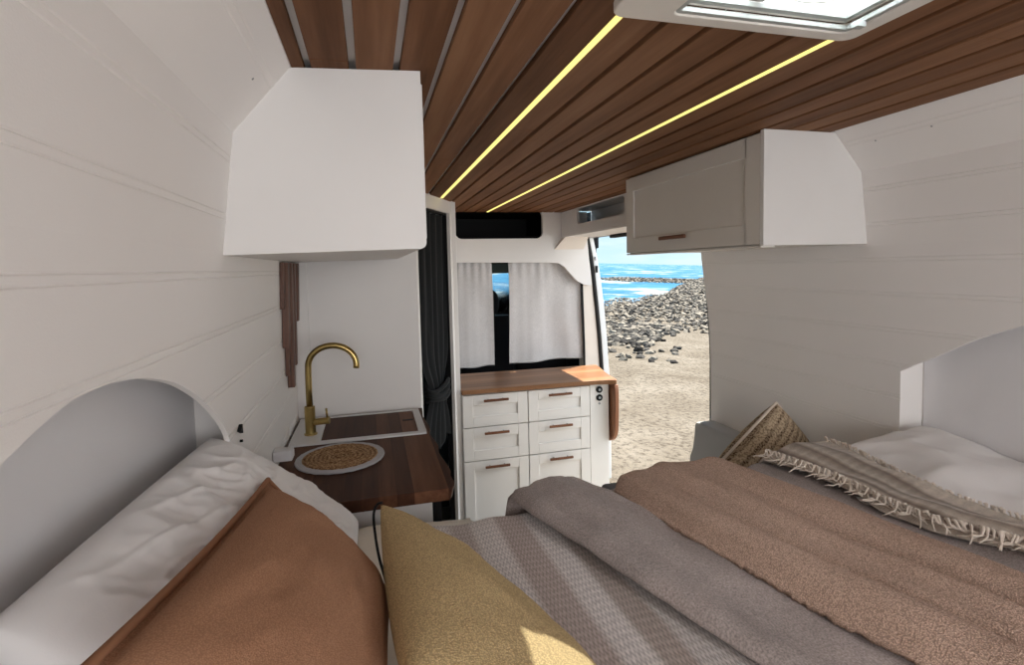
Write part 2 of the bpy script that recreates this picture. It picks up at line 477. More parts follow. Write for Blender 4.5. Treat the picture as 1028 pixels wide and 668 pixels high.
# body above and ahead of the sliding door
dh = MB(); dh.box(1.335, 1.64, 2.14, 3.66, .203, .2115); dh.box(1.60, 1.64, 2.14, 3.66, .203, .45); dh.box(1.335, 1.62, 2.14, 2.16, .10, .45)
tag(dh.build('door_1', M_cab), kind='structure')
SEAL = [(.225, 1.542), (.15, 1.556), (.083, 1.570), (-.02, 1.585), (-.174, 1.601), (-.35, 1.618), (-.547, 1.635), (-.841, 1.652), (-1.2, 1.66), (-1.6, 1.66)]
def sx(z): return float(np.interp(z, [q[0] for q in SEAL][::-1], [q[1] for q in SEAL][::-1]))
pil = MB()
zz = np.linspace(.202, -1.62, 24)
pil.prism([(sx(z)-.012, z) for z in zz] + [(1.512, -1.62), (1.505, -.14), (1.50, .202)], 1, 3.602, 3.70)
tag(pil.build('door_2', plain('cream_door_pillar', (.74, .67, .60), .4, .4, var=.01)), kind='structure')
tag(MB().tube([(sx(z)-.004, 3.60, z) for z in zz], .0155, 10).build('trim_8', M_rubber, smooth=True), kind='structure')
pil = MB(); pil.prism([(sx(z)+.006, z) for z in zz] + [(sx(z)+.040 + .012*smoothstep(.2, -.3, z), z) for z in zz[::-1]], 1, 3.585, 3.66)
tag(pil.build('door_3', plain('white_van_body', (.78, .79, .80), .25, .5, var=.01), bevel=.006), kind='structure')
tag(MB().tube([(1.497+.012*smoothstep(.0, -.7, z), 3.603, z) for z in np.linspace(-.13, -1.6, 20)], .0085, 8).build('trim_9', M_rubber, smooth=True), kind='structure')
# latch plates on that jamb
lt = thing('door_latch', 'small dark metal latch plates on the front jamb of the open sliding door', 'latch', (1.60, 3.585, .02))
MB().box(1.592, 1.606, 3.572, 3.584, .035, .062).build('latch_plate', M_steel, lt, bevel=.002)
MB().box(1.596, 1.612, 3.570, 3.584, -.055, -.005).build('latch_catch', M_black, lt, bevel=.003)

# the cab: dark shell with an open view through the windscreen
cabm = MB()
cabm.box(-.45, 1.66, 3.66, 5.2, -1.62, -1.55)
cabm.box(-.45, -.40, 3.66, 5.2, -1.6, .40)
cabm.box(1.62, 1.66, 3.72, 5.2, -1.6, -.62); cabm.box(1.62, 1.66, 3.70, 3.9, -1.6, .40)
cabm.prism([(4.6, -.02), (3.66, .13), (3.66, .22), (4.6, .06)], 0, -.45, 1.66)     # cab roof
cabm.box(-.45, 1.66, 4.95, 5.2, -1.6, -.52)                                           # dashboard
tag(cabm.build('wall_cab', M_dark), kind='structure')
# visor band across the top of the windscreen
M_visor = plain('grey_green_sunshade', (.10, .13, .12), .6, .3)
tag(MB().prism([(4.30, .04), (4.30, -.050), (4.31, -.050), (4.31, .04)], 0, .0, 1.5).build('sun_visor', M_visor),
    'grey green sun visor seen between the two cab curtains', 'sun visor')
gl = Mat('windscreen_glass'); gl.t.nodes.remove(gl.b)
tr = gl.n('ShaderNodeBsdfTransparent'); tr.inputs[0].default_value = (.93, .97, .97, 1)
gs = gl.n('ShaderNodeBsdfGlossy'); gs.inputs['Roughness'].default_value = .02
fr = gl.n('ShaderNodeFresnel'); fr.inputs[0].default_value = 1.45
mx = gl.n('ShaderNodeMixShader'); gl.l(fr.outputs[0], mx.inputs[0]); gl.l(tr.outputs[0], mx.inputs[1]); gl.l(gs.outputs[0], mx.inputs[2]); gl.l(mx.outputs[0], gl.out.inputs[0])
M_glass = gl.m
tag(MB().prism([(5.05, -.53), (4.58, .05), (4.586, .055), (5.058, -.53)], 0, -.4, 1.62).build('window_1', M_glass), kind='structure')

# ------------------------------------------------------------------ SEATS in the cab
def seat(x, label):
    t = thing('cab_seat', label, 'seat', (x, 4.2, -1.55))
    b = MB()
    def back(u, v):
        a = u*2*PI; w = .235*(1-.12*v); z = -1.0+.60*v
        c, s = math.cos(a), math.sin(a)
        return (x+w*abs(c)**.6*(1 if c > 0 else -1), 4.22+.07*abs(s)**.6*(1 if s > 0 else -1)+.05*v, z)
    b.grid(back, 40, 12); b.add([back(k/39, 1) for k in range(39)], [tuple(range(39))])
    b.build('backrest', M_dark, t, smooth=True)
    h = MB()
    def head(u, v):
        a = u*2*PI; b_ = (v-.5)*PI
        c, s = math.cos(a), math.sin(a)
        return (x+.125*math.cos(b_)**.5*abs(c)**.7*(1 if c > 0 else -1), 4.27+.05*math.cos(b_)**.5*s, -.295+.115*math.sin(b_))
    h.grid(head, 32, 16); h.build('headrest', M_dark, t, smooth=True)
    for q in (-.05, .05): MB().tube([(x+q, 4.27, -.42), (x+q, 4.27, -.34)], .007).build('headrest_post', M_steel, t, smooth=True)
    MB().box(x-.24, x+.24, 4.25, 4.70, -1.15, -.98).build('seat_base', M_dark, t, bevel=.03)
    return t
seat(.905, 'black cab seat with rounded headrest, left of the curtain gap')
seat(1.375, 'black cab seat mostly hidden behind the wide right curtain')

# ------------------------------------------------------------------ CURTAINS in the cab opening
def curtain(name, label, x0, x1, z0, ztop, phase, amp=.0035, nf=6):
    t = thing(name, label, 'curtain', ((x0+x1)/2, 3.635, z0), 'pair of short grey curtains behind the cab opening')
    def fn(u, v):
        z = z0+(.06-z0)*v
        x = x0+(x1-x0)*u
        pinch = smoothstep(.75, 1., v)
        y = 3.632 + amp*math.sin(u*nf*2*PI+phase)*(.12+1.5*pinch) + .026*fbm(x*4.2, z*1.3, phase, 2)*(1-.3*pinch)
        x += .012*math.sin(v*3+phase)*(u-.5)
        zz_ = z + (.012*(u-.5) + .004*math.sin(u*9+phase))*(1-v)
        return (x, y, zz_)
    c = MB().grid(fn, 90, 60).build('curtain_panel', M_curtain, t, smooth=True)
    sd = c.modifiers.new('thick', 'SOLIDIFY'); sd.thickness = .0012
    h = MB()
    pts = [Vector(fn(u, .012))+Vector((0, -.003, 0)) for u in np.linspace(0, 1, 60)]
    h.tube(pts, .0035, 6); h.tube([Vector(fn(.004, v))+Vector((0, -.002, 0)) for v in np.linspace(0, 1, 30)], .002, 6); h.tube([Vector(fn(.996, v))+Vector((0, -.002, 0)) for v in np.linspace(0, 1, 30)], .002, 6)
    h.build('hem', M_curtain, c, smooth=True)
curtain('short_curtain', 'narrow grey short curtain at the left of the cab opening', .560, .828, -.702, .045, .4, nf=5)
curtain('short_curtain', 'wide grey short curtain at the right of the cab opening', .945, 1.500, -.69, .045, 2.0, nf=8)

# ------------------------------------------------------------------ DRAWER UNIT with counter by the door
FY = 3.03
du = thing('drawer_cabinet', 'white six-drawer cabinet with wooden bar handles beside the open door', 'cabinet', (.96, 3.25, -1.62))
MB().box(.488, 1.298, FY+.002, 3.50, -1.62, -.745).build('body', M_cab, du, bevel=.002)
MB().box(1.301, 1.428, FY-.006, 3.50, -1.62, -.745).build('side_panel', M_cab, du, bevel=.002)
def shaker(x0, x1, z0, z1, parent, name, hy=.026, mat=M_cab, rail=.062):
    y1 = FY+.002; y0 = FY-.016
    m = MB(); m.box(x0, x1, y0+.009, y1, z0, z1)
    m.box(x0, x0+rail, y0, y1, z0, z1); m.box(x1-rail, x1, y0, y1, z0, z1)
    m.box(x0+rail, x1-rail, y0, y1, z1-rail, z1); m.box(x0+rail, x1-rail, y0, y1, z0, z0+rail)
    d = m.build(name, mat, parent, bevel=.0022)
    h = MB(); cx = (x0+x1)/2; zc = z1-.030
    h.box(cx-.075, cx+.075, y0-.030, y0-.018, zc-.009, zc+.005)
    hd = h.build('handle', M_handle, d, bevel=.002)
    for q in (-.045, .045): MB().tube([(cx+q, y0, zc), (cx+q, y0-.020, zc)], .004, 8).build('handle_post', M_steel, d)
    return d
for (x0, x1) in ((.492, .889), (.894, 1.294)):
    for (z0, z1) in ((-.941, -.750), (-1.145, -.946), (-1.58, -1.150)):
        shaker(x0, x1, z0, z1, du, 'drawer')
for zc in (-.782, -.833):
    s = MB().tube([(1.363, FY-.006, zc), (1.363, FY-.014, zc)], .021, 24).build('socket', M_black, du, bevel=.001)
    MB().tube([(1.363, FY-.014, zc), (1.363, FY-.0165, zc)], .008, 16).build('socket_centre', M_steel, s)
MB().tube([(1.363, FY-.006, -.871), (1.363, FY-.010, -.871)], .007, 16).build('switch', M_steel, du)
ct = MB()
outline = [(.489, 3.005), (.70, 3.000), (.95, 2.995), (1.20, 2.992), (1.33, 2.985), (1.40, 2.972), (1.447, 2.952), (1.462, 2.975), (1.468, 3.05), (1.49, 3.2), (1.53, 3.38), (1.545, 3.47), (.489, 3.50)]
ct.prism(outline, 2, -.742, -.714)
tag(ct.build('countertop', M_counter, bevel=.004), 'polished walnut countertop on the six-drawer cabinet, sunlit at the door end', 'countertop')
lf = MB(); lf.prism([tuple(p)[:2] for p in catmull([(2.965, -.748, 0), (2.955, -.80, 0), (2.958, -.95, 0), (2.972, -1.06, 0), (3.03, -1.12, 0), (3.12, -1.135, 0), (3.30, -1.13, 0), (3.42, -1.10, 0), (3.45, -1.0, 0), (3.45, -.748, 0)], 40)], 0, 1.440, 1.466)
lfo = thing('folding_table_leaf', 'brown wooden folding leaf with rounded corner hanging down outside the drawer cabinet', 'table leaf', (1.45, 3.2, -1.13))
lf.build('leaf_board', wood('leaf_walnut', [(.16, .06, .028), (.25, .10, .05), (.36, .17, .09)], 'Z', .5, 0), lfo, bevel=.004)
for y in (3.08, 3.32): MB().tube([(1.453, y-.03, -.745), (1.453, y+.03, -.745)], .005, 10).build('hinge', M_steel, lfo, smooth=True)

# ------------------------------------------------------------------ OVER-DOOR SHELF
ds = thing('overhead_shelf', 'white open shelf box above the sliding door with a long rounded slot', 'shelf', (1.4, 3.0, .21))
fb = MB().prism([(y, z) for y, z in ((2.16, .212), (3.568, .212), (3.568, .379), (2.16, .379))], 0, 1.330, 1.346).build('front_board', M_smooth, ds)
fb.parent = None; fb.matrix_parent_inverse = Matrix()
cut(fb, MB().prism(rrect(2.60, 3.27, .273, .372, .02, 5), 0, 1.2, 1.5).build('cutter', M_wall))
fb.parent = ds; fb.matrix_parent_inverse = Matrix.Translation(-Vector(ds.location))
sb = MB(); sb.box(1.346, 1.58, 2.165, 3.568, .216, .226); sb.build('shelf_board', M_smooth, ds)
MB().box(1.565, 1.575, 2.165, 3.568, .226, .393).build('back_board', M_smooth, ds)
MB().box(1.346, 1.565, 2.585, 2.60, .226, .393).build('divider', M_smooth, ds)
# slanted gusset between shelf and header
MB().add([(1.345, 3.50, .212), (1.275, 3.568, .117), (1.500, 3.568, .117), (1.515, 3.50, .212), (1.345, 3.568, .212), (1.515, 3.568, .212)],
         [(0, 1, 2, 3), (0, 4, 1), (3, 2, 5), (0, 3, 5, 4), (1, 4, 5, 2)]).build('corner_gusset', plain('cream_gusset', (.80, .73, .66), .5, .3, var=.01), ds)
tag(MB().box(1.575, 1.622, 2.98, 3.30, .181, .2025).build('door_runner', M_black, bevel=.006), 'black door runner block under the shelf at the top of the door opening', 'door runner')

# ------------------------------------------------------------------ UPPER CABINETS
rc = thing('wall_cabinet', 'white wall cabinet with one shaker flap door on the right above the open side door', 'cabinet', (1.3, 1.72, .047))
b = MB(); b.prism([(1.128, .047), (1.494, .047), (1.490, .04), (1.468, .268), (1.362, .3795), (1.128, .3795)], 1, 1.312, 2.150)
b = MB(); b.prism([(1.128, .047), (1.487, .047), (1.461, .266), (1.3595, .3795), (1.128, .3795)], 1, 1.312, 2.150)
b.build('body', M_taupe, rc)
e_ = MB(); e_.prism([(1.107, .046), (1.4885, .046), (1.4615, .266), (1.3595, .3797), (1.107, .3797)], 1, 1.296, 1.312)
e_.build('end_panel', M_smooth, rc, bevel=.0015)
dr = MB(); x1 = 1.127; x0 = 1.108; y0, y1, z0, z1 = 1.3135, 2.146, .050, .372
R_ = .058
dr.box(x0+.006, x1, y0, y1, z0, z1)
dr.box(x0, x1, y0, y0+R_+.008, z0, z1); dr.box(x0, x1, y1-R_-.008, y1, z0, z1); dr.box(x0, x1, y0+R_, y1-R_, z1-R_, z1); dr.box(x0, x1, y0+R_, y1-R_, z0, z0+R_+.005)
drd = dr.build('door', M_taupe, rc, bevel=.002)
MB().box(x0-.022, x0-.012, 1.668, 1.842, .090, .104).build('handle', wood('handle_walnut_long', [(.10, .035, .016), (.16, .062, .03), (.24, .10, .05)], 'Y', .5, 0), drd, bevel=.003)
for q in (1.70, 1.81): MB().tube([(x0, q, .097), (x0-.014, q, .097)], .004, 8).build('handle_post', M_steel, drd)
MB().box(1.112, 1.16, 1.312, 2.150, .041, .047).build('light_rail', M_taupe, rc)

lc = thing('wall_cabinet', 'white wall cabinet with a rounded lower corner on the left above the sink', 'cabinet', (-.05, 1.5, .04))
def lcab(ins, z0, y, rr):
    pts = [(LW(.04)-.004, z0-.006), (LW(.26)-.002, .26), (-.130, .3795)]
    right = [(.1075, .3795)] + [(.109-rr+rr*math.cos(a), z0+rr-rr*math.sin(a)) for a in np.linspace(0, PI/2, 7)]
    return pts[1:][::-1] if False else [pts[0], pts[1], pts[2]] + right
bb = MB(); pp = lcab(0, .040, 0, .012); nn_ = len(pp)
# the end board leans a little: its right edge stands nearer
def ycut(x): return 1.075 - .03*(x+.13)/.24
bb.add([(x, ycut(x), z) for x, z in pp] + [(x, 2.03, z+.0) for x, z in pp], [tuple(range(nn_))[::-1], tuple(range(nn_, 2*nn_))] + [(i, (i+1) % nn_, nn_+(i+1) % nn_, nn_+i) for i in range(nn_)])
lbody = bb.build('body', M_smooth, lc)
# two flap doors on its aisle side with handles
for (a, c_) in ((1.10, 1.55), (1.556, 2.02)):
    m = MB(); m.box(.1085, .116, a, c_, .062, .374); dd = m.build('door', M_smooth, lc, bevel=.002)
    MB().box(.1165, .126, (a+c_)/2-.07, (a+c_)/2+.07, .088, .100).build('handle', M_handle, dd, bevel=.002)

# screw heads in the upper wall
def screw(x, y, z, nrm, par):
    nrm = Vector(nrm).normalized(); p = Vector((x, y, z))
    o = MB().tube([p-nrm*.001, p+nrm*.0012], .0022, 12).build('screw_head', M_steel, par); return o
def on_slope(P, z, y): return (wx(P, z), y, z)
screw(*on_slope(LP, .325, .985), (.75, 0, -.66), wl)
screw(*on_slope(RP, .335, 1.20), (-.75, 0, -.66), wr)
screw(*on_slope(RP, .335, 1.045), (-.75, 0, -.66), wr)

# ------------------------------------------------------------------ KITCHEN
WZ = -.535
kc = thing('sink_cabinet', 'white sink cabinet with a black front beneath the dark walnut worktop', 'cabinet', (-.06, 1.65, -1.62))
MB().box(-.268, .128, 1.292, 2.03, -1.62, WZ-.028).build('body', M_smooth, kc, bevel=.001)
MB().box(.129, .150, 1.292, 2.03, -1.60, WZ-.030).build('front_panel', M_black, kc, bevel=.001)
live = [(.174, 2.03), (.171, 1.98), (.166, 1.90), (.172, 1.82), (.174, 1.75), (.168, 1.70), (.175, 1.62), (.179, 1.57), (.174, 1.51), (.180, 1.44), (.186, 1.37), (.181, 1.33), (.184, 1.285), (.178, 1.262), (.166, 1.252)]
lv = [tuple(p)[:2] for p in catmull([(a, b, 0) for a, b in live], 60)]
wt = MB()
front = [(x, 1.252+.012*(.166-x)/.43*0) for x in (.10, .0, -.1, -.2)]
ol = lv + front + [(-.268, 1.256), (-.268, 2.03)]
n = len(ol)
top = [(x, y, WZ) for x, y in ol]; bot = [((x-.007 if i < 58 else x), y+(.0 if i < 58 else 0), WZ-.030) for i, (x, y) in enumerate(ol)]
wt.add(bot+top, [tuple(range(n)), tuple(range(n, 2*n))] + [(i, (i+1) % n, n+(i+1) % n, n+i) for i in range(n)])
wto = wt.build('worktop', M_walnut, bevel=.003)
tag(wto, 'dark walnut worktop with a wavy live edge over the sink cabinet', 'worktop')
sk = thing('sink_unit', 'inset sink with a white rim and dark walnut lid under the brass tap', 'sink', (-.03, 1.84, WZ))
M_sink = plain('white_sink_rim', (.66, .65, .66), .35, .5, var=.01)
s0 = MB(); X0, X1, Y0, Y1 = -.262, .157, 1.695, 2.005
for (a, b_, c_, d_) in ((X0, X1, Y0, Y0+.026), (X0, X1, Y1-.022, Y1), (X1-.024, X1, Y0+.026, Y1-.022), (X0, -.170, Y0+.026, Y1-.022)):
    s0.box(a, b_, c_, d_, WZ+.0005, WZ+.006)
s0.build('rim', M_sink, sk, bevel=.0015, merge=True)
ld = MB().box(-.168, X1-.026, Y0+.028, Y1-.024, WZ+.001, WZ+.005).build('lid', M_walnut, sk, bevel=.001)
MB().box(.090, .126, 1.855, 1.872, WZ+.0048, WZ+.0056).build('finger_notch', M_black, ld)

ft = thing('kitchen_tap', 'brushed brass kitchen tap with a tall arched spout and side lever', 'tap', (-.205, 1.80, WZ+.006))
fx, fy, fz = -.207, 1.80, WZ+.006
body = MB().tube([(fx, fy, fz), (fx, fy, fz+.004), (fx, fy, fz+.005), (fx, fy, fz+.092), (fx, fy, fz+.094)], [.0205, .0205, .0165, .0165, .014], 24)
body.build('body', M_brass, ft, smooth=False, bevel=.0008)
arc = [(fx, fy, fz+.094), (fx, fy, fz+.15), (fx+.001, fy, fz+.205)]
ax_, az = fx+.0765, fz+.222
for k in range(0, 25):
    a = PI - PI*1.06*k/24
    arc.append((ax_+.075*math.cos(a), fy-.012*k/24, az+.066*math.sin(a)))
MB().tube(arc, .0100, 16).build('spout', M_brass, ft, smooth=True)
MB().tube([(fx+.012, fy-.003, fz+.040), (fx+.052, fy-.012, fz+.044), (fx+.060, fy-.014, fz+.045)], [.011, .011, .012], 18).build('valve', M_brass, ft, smooth=False, bevel=.0006)
MB().tube([(fx+.054, fy-.013, fz+.05), (fx+.052, fy-.015, fz+.085)], .0035, 10).build('lever', M_brass, ft, smooth=True)

# placemat
pm = thing('placemat', 'round woven seagrass placemat with a grey rim lying on the worktop', 'placemat', (-.102, 1.545, WZ))
mm = Mat('seagrass_coil')
g_ = mm.n('ShaderNodeTexWave'); g_.wave_type = 'RINGS'; g_.rings_direction = 'Z'; g_.inputs['Scale'].default_value = 26; g_.inputs['Distortion'].default_value = 2.0; g_.inputs['Detail'].default_value = 3
cmp = mm.n('ShaderNodeMapping'); cmp.inputs['Location'].default_value = (.102, -1.545, 0); mm.l(mm.tc.outputs['Object'], cmp.inputs[0]); mm.l(cmp.outputs[0], g_.inputs[0])
nz = mm.noise(190, 3)
mm.col(mm.mix(.5, mm.ramp(g_.outputs['Fac'], [(.2, (.17, .085, .04)), (.7, (.44, .28, .15))]), mm.ramp(nz, [(.42, (.12, .05, .025)), (.58, (.55, .38, .22))]))).rough(.9, .1)
mm.bump(nz, .8, .003)
def coil(r0, r1, z0, h, n):
    m = MB(); rr = (r1-r0)/n/2
    for k in range(n):
        R = r0+rr*(2*k+1)
        pts = [(-.102+R*.83*math.cos(a), 1.550+R*.83*math.sin(a), z0+h/2+.0006*math.sin(a*23+k)) for a in np.linspace(0, 2*PI, 61)]
        m.tube(pts, rr*1.12, 8, caps=False)
    return m
mt = coil(0.0, .124, WZ+.001, .008, 11).build('woven_mat', mm.m, pm, smooth=True)
coil(.124, .146, WZ+.001, .008, 3).build('rim_braid', cloth('grey_cotton_braid', (.42, .41, .43), .1, weave=300, wb=.6), pm, smooth=True)

# socket box at the wall behind the pillow, hook above it
ob = thing('wall_socket', 'white box socket on the left wall beside the placemat', 'socket', (-.262, 1.56, -.52))
MB().box(LW(-.5)+.0005, LW(-.5)+.050, 1.50, 1.54, -.510, -.480).build('housing', M_sink, ob, bevel=.004)
MB().box(LW(-.5)+.050, LW(-.5)+.0515, 1.507, 1.533, -.504, -.486).build('cover', M_smooth, ob, bevel=.0006)
hk = thing('wall_hook', 'small black hook on the left wall at the end of the arched recess', 'hook', (-.27, 1.16, -.32))
MB().prism([(1.150, -.318), (1.172, -.328), (1.170, -.308)], 0, LW(-.32)+.0005, LW(-.32)+.008).build('hook_plate', M_black, hk, bevel=.001)
MB().tube([(LW(-.34)+.0005, 1.172, -.344), (LW(-.34)+.006, 1.172, -.344)], .0028, 10).build('screw', M_black, hk)

# wood wall decoration
wd = thing('wall_decoration', 'brown wooden stick wall art hanging on the left wall beside the tap', 'wall art', (-.25, 1.86, -.36))
sticks = [(1.715, -.112, .012), (1.750, -.235, .020), (1.785, -.33, .013), (1.820, -.375, .021), (1.858, -.205, .012), (1.895, -.315, .020), (1.930, -.165, .014), (1.966, -.172, .022)]
for y, zb, th in sticks:
    o = MB().prism([(LW(.03)+.001-0, .03), (LW(.03)+th, .03), (LW(zb)+th, zb), (LW(zb)+.001, zb)], 1, y, y+.030).build('wood_stick', M_stick, wd, bevel=.001)

# ------------------------------------------------------------------ DARK CURTAIN in the washroom doorway
dc = thing('washroom_curtain', 'long charcoal curtain gathered and knotted in the narrow doorway', 'curtain', (.36, 2.93, -1.0))
def dcf(u, v):
    z = .298 - 1.24*v
    knot = math.exp(-((z+.66)/.13)**2)
    w = 1-.0*knot
    s = .20+.74*u
    s = .62+(s-.62)*(1-.50*knot)*(1-.12*smoothstep(-.7, -.95, z)*0)
    d = -.040 + .008*math.sin(u*5*2*PI + 2.2*v + 2*fbm(u*2, v, 3))*(1-.3*knot) + .018*knot*math.cos((u-.5)*PI)
    x, y = slant(s, d)
    ruffle = smoothstep(-.68, -.9, z)
    z += -.05*math.sin(u*PI)*ruffle + .02*math.sin(u*17)*ruffle
    return (x, y, z)
c = MB().grid(dcf, 120, 80).build('curtain_cloth', M_darkcurtain, dc, smooth=True)
sd = c.modifiers.new('thick', 'SOLIDIFY'); sd.thickness = .002
kn = MB()
for k in range(3):
    cx_, cy_ = slant(.62, -.02)
    pts = []
    for a in np.linspace(0, 2*PI, 25):
        q = slant(.62+.25*math.cos(a), -.035+.035*math.sin(a)); pts.append((q[0], q[1], -.64-.028*k+.012*math.sin(2*a+k)))
    kn.tube(pts, .013, 8, caps=False)
kn.build('tie', M_darkcurtain, c, smooth=True)
rod = MB(); a = slant(.08, -.045); b_ = slant(.94, -.045); rod.tube([(*a, .300), (*b_, .300)], .004, 8); rod.build('curtain_rail', M_steel, dc, smooth=True)

# ------------------------------------------------------------------ LIGHT STRIPS
lm = Mat('led_strip_glow'); lm.b.inputs['Emission Color'].default_value = (1, .84, .24, 1); lm.b.inputs['Emission Strength'].default_value = .72
lm.b.inputs['Base Color'].default_value = (.3, .28, .15, 1)
for (xa, ya, xb, yb, w, lab) in ((.3845, .738, .3895, 2.87, .0052, 'glowing yellow light strip in the ceiling that ends at the washroom doorway'), (.7872, .738, .792, 3.56, .0050, 'glowing yellow light strip in the ceiling that ends at the black cab hold')):
    t = thing('led_strip', lab, 'light strip', ((xa+xb)/2, (ya+yb)/2, .38), 'light strips between the ceiling slats')
    m = MB(); m.prism([(xa-w, ya), (xa+w, ya), (xb+w, yb), (xb-w, yb)], 2, .3785, .3925); m.build('diffuser', lm.m, t)
    MB().box(xa-w, xa+w, ya-.004, ya, .378, .3925).build('end_cap', M_smooth, t)

# ------------------------------------------------------------------ ROOF VENT
rv = thing('roof_vent', 'white roof vent frame with clear dome and blind rails in the wooden ceiling', 'roof vent', (.57, .5, .36))
M_vent = plain('cream_vent_plastic', (.72, .68, .62), .4, .4, var=.01)
M_rail = plain('grey_vent_rail', (.36, .38, .36), .4, .4, var=.03)
outer = rrect(.352, .788, .29, .732, .022, 8); 
fo = MB().prism(outer, 2, .3635, .3795).build('frame', M_vent, rv)
fo.parent = None; fo.matrix_parent_inverse = Matrix()
cut(fo, MB().prism(rrect(.442, .758, .345, .706, .012, 4), 2, .3, .5).build('cutter', M_vent))
fo.parent = rv; fo.matrix_parent_inverse = Matrix.Translation(-Vector(rv.location))
bv = fo.modifiers.new('bevel', 'BEVEL'); bv.width = .003; bv.segments = 3; bv.limit_method = 'ANGLE'; bv.angle_limit = math.radians(50)
def ring(x0, x1, y0, y1, w, z0, z1, name, mat, par=rv, bev=.001):
    m = MB()
    m.box(x0, x1, y1-w, y1, z0, z1); m.box(x0, x1, y0, y0+w, z0, z1); m.box(x0, x0+w, y0+w, y1-w, z0, z1); m.box(x1-w, x1, y0+w, y1-w, z0, z1)
    return m.build(name, mat, par, bevel=bev)
ring(.442, .758, .345, .706, .009, .366, .373, 'blind_rail', M_rail)
ring(.446, .754, .349, .702, .012, .380, .388, 'screen_rail', M_rail)
ring(.436, .756, .359, .706, .006, .3796, .47, 'curb', M_vent)
MB().box(.560, .592, .366, .698, .392, .396).build('cross_bar', plain('taupe_bar', (.33, .29, .27), .5, .3), rv, bevel=.001)
MB().box(.735, .752, .664, .676, .357, .366).build('catch', M_rail, rv, bevel=.001)
MB().tube([(.66+.045*math.cos(a), .665+.025*math.sin(a), .398) for a in np.linspace(0, 2*PI, 33)], .0035, 8, caps=False).build('handle_ring', M_smooth, rv, smooth=True)
dmm = Mat('clear_dome'); dmm.t.nodes.remove(dmm.b)
tr = dmm.n('ShaderNodeBsdfTransparent'); tr.inputs[0].default_value = (.70, .77, .82, 1)
tl = dmm.n('ShaderNodeBsdfTranslucent'); tl.inputs[0].default_value = (.60, .67, .74, 1)
mx = dmm.n('ShaderNodeMixShader'); mx.inputs[0].default_value = .6; dmm.l(tr.outputs[0], mx.inputs[1]); dmm.l(tl.outputs[0], mx.inputs[2]); dmm.l(mx.outputs[0], dmm.out.inputs[0])
def dome(u, v):
    x = -1+2*u; y = -1+2*v; h = ((1-x**4)*(1-y**4))**.5
    return (.595+.165*x, .532+.178*y, .472+.035*h)
MB().grid(dome, 24, 24).build('dome', dmm.m, rv, smooth=True)
# roller blind pulled over the rear part of the opening
MB().box(.450, .750, .352, .600, .3742, .3757).build('blind', plain('blind_cloth', (.6, .58, .56), .8, .1), rv)

# ------------------------------------------------------------------ BED
tag(MB().box(-.27, 1.50, -.95, 1.175, -.80, -.580).build('mattress', M_duvet, bevel=.03, seg=4), 'white mattress filling the rear of the van below the blankets', 'mattress')
tag(MB().box(-.268, 1.50, -.95, 1.15, -1.62, -.802).build('bed_platform', M_smooth, bevel=.003), 'white boxed bed platform under the mattress', 'bed platform')

def sheet(name, mat, fn, nu, nv, th, label, cat, parent=None, uv=False, close=True):
    o = MB().grid(fn, nu, nv).build(name, mat, parent, smooth=True, fixn=False)
    # make normals point upward
    me = o.data
    if sum(p.normal.z for p in me.polygons) < 0:
        me.flip_normals()
    if uv:
        ul = me.uv_layers.new(name='UVMap')
        for lp in me.loops:
            i = lp.vertex_index; ul.data[lp.index].uv = (i//nv/(nu-1), (i % nv)/(nv-1))
    if th:
        s_ = o.modifiers.new('thick', 'SOLIDIFY'); s_.thickness = th; s_.offset = -1
    if label: tag(o, label, cat)
    return o

def bump_h(x, y):
    """gentle unevenness of the whole bed"""
    return .006*fbm(x*2.2+3, y*2.2, .3, 3)

# white duvet on the right, tucked into the recess
def duvet(u, v):
    y = -.6+1.79*v
    wide = 1.592 if (.08 < y < 1.178) else 1.494
    x = .86 + (wide-.86)*u
    z = -.545 + .045*smoothstep(1.10, 1.30, x) - .030*smoothstep(1.50, 1.60, x) + bump_h(x, y)
    z += .012*fbm(x*5, y*4, 1.7, 3)+.006*math.exp(-(noise.noise(Vector((x*3-y*2, y*5+x*2, 3)))*7)**2)+.004*math.exp(-(noise.noise(Vector((x*6+y*3, y*8, 7)))*6)**2)
    z += .009*math.sin((x*3.2-y*6.5)*2.1+2*fbm(x*2, y*2, 4.))*smoothstep(1.05, 1.25, x)
    z -= .035*smoothstep(1.13, 1.19, y)
    # soft dome at the front corner
    z += .012*math.exp(-((x-1.40)/.14)**2-((y-1.06)/.10)**2)
    return (x, y, z)
sheet('duvet', M_duvet, duvet, 90, 170, .02, 'crumpled white duvet at the right wall recess behind the fringed throw', 'duvet')

# cream sheet between the cushions
def csheet(u, v):
    x = -.255+.46*u; y = .2+1.00*v
    z = -.566+.020*math.exp(-((x-.02)/.13)**2)+.010*fbm(x*6, y*5, 8, 3)-.03*smoothstep(1.10, 1.20, y)
    return (x, y, z)
sheet('bed_sheet', M_cream, csheet, 60, 90, .006, 'cream sheet showing between the terracotta and mustard cushions', 'sheet')

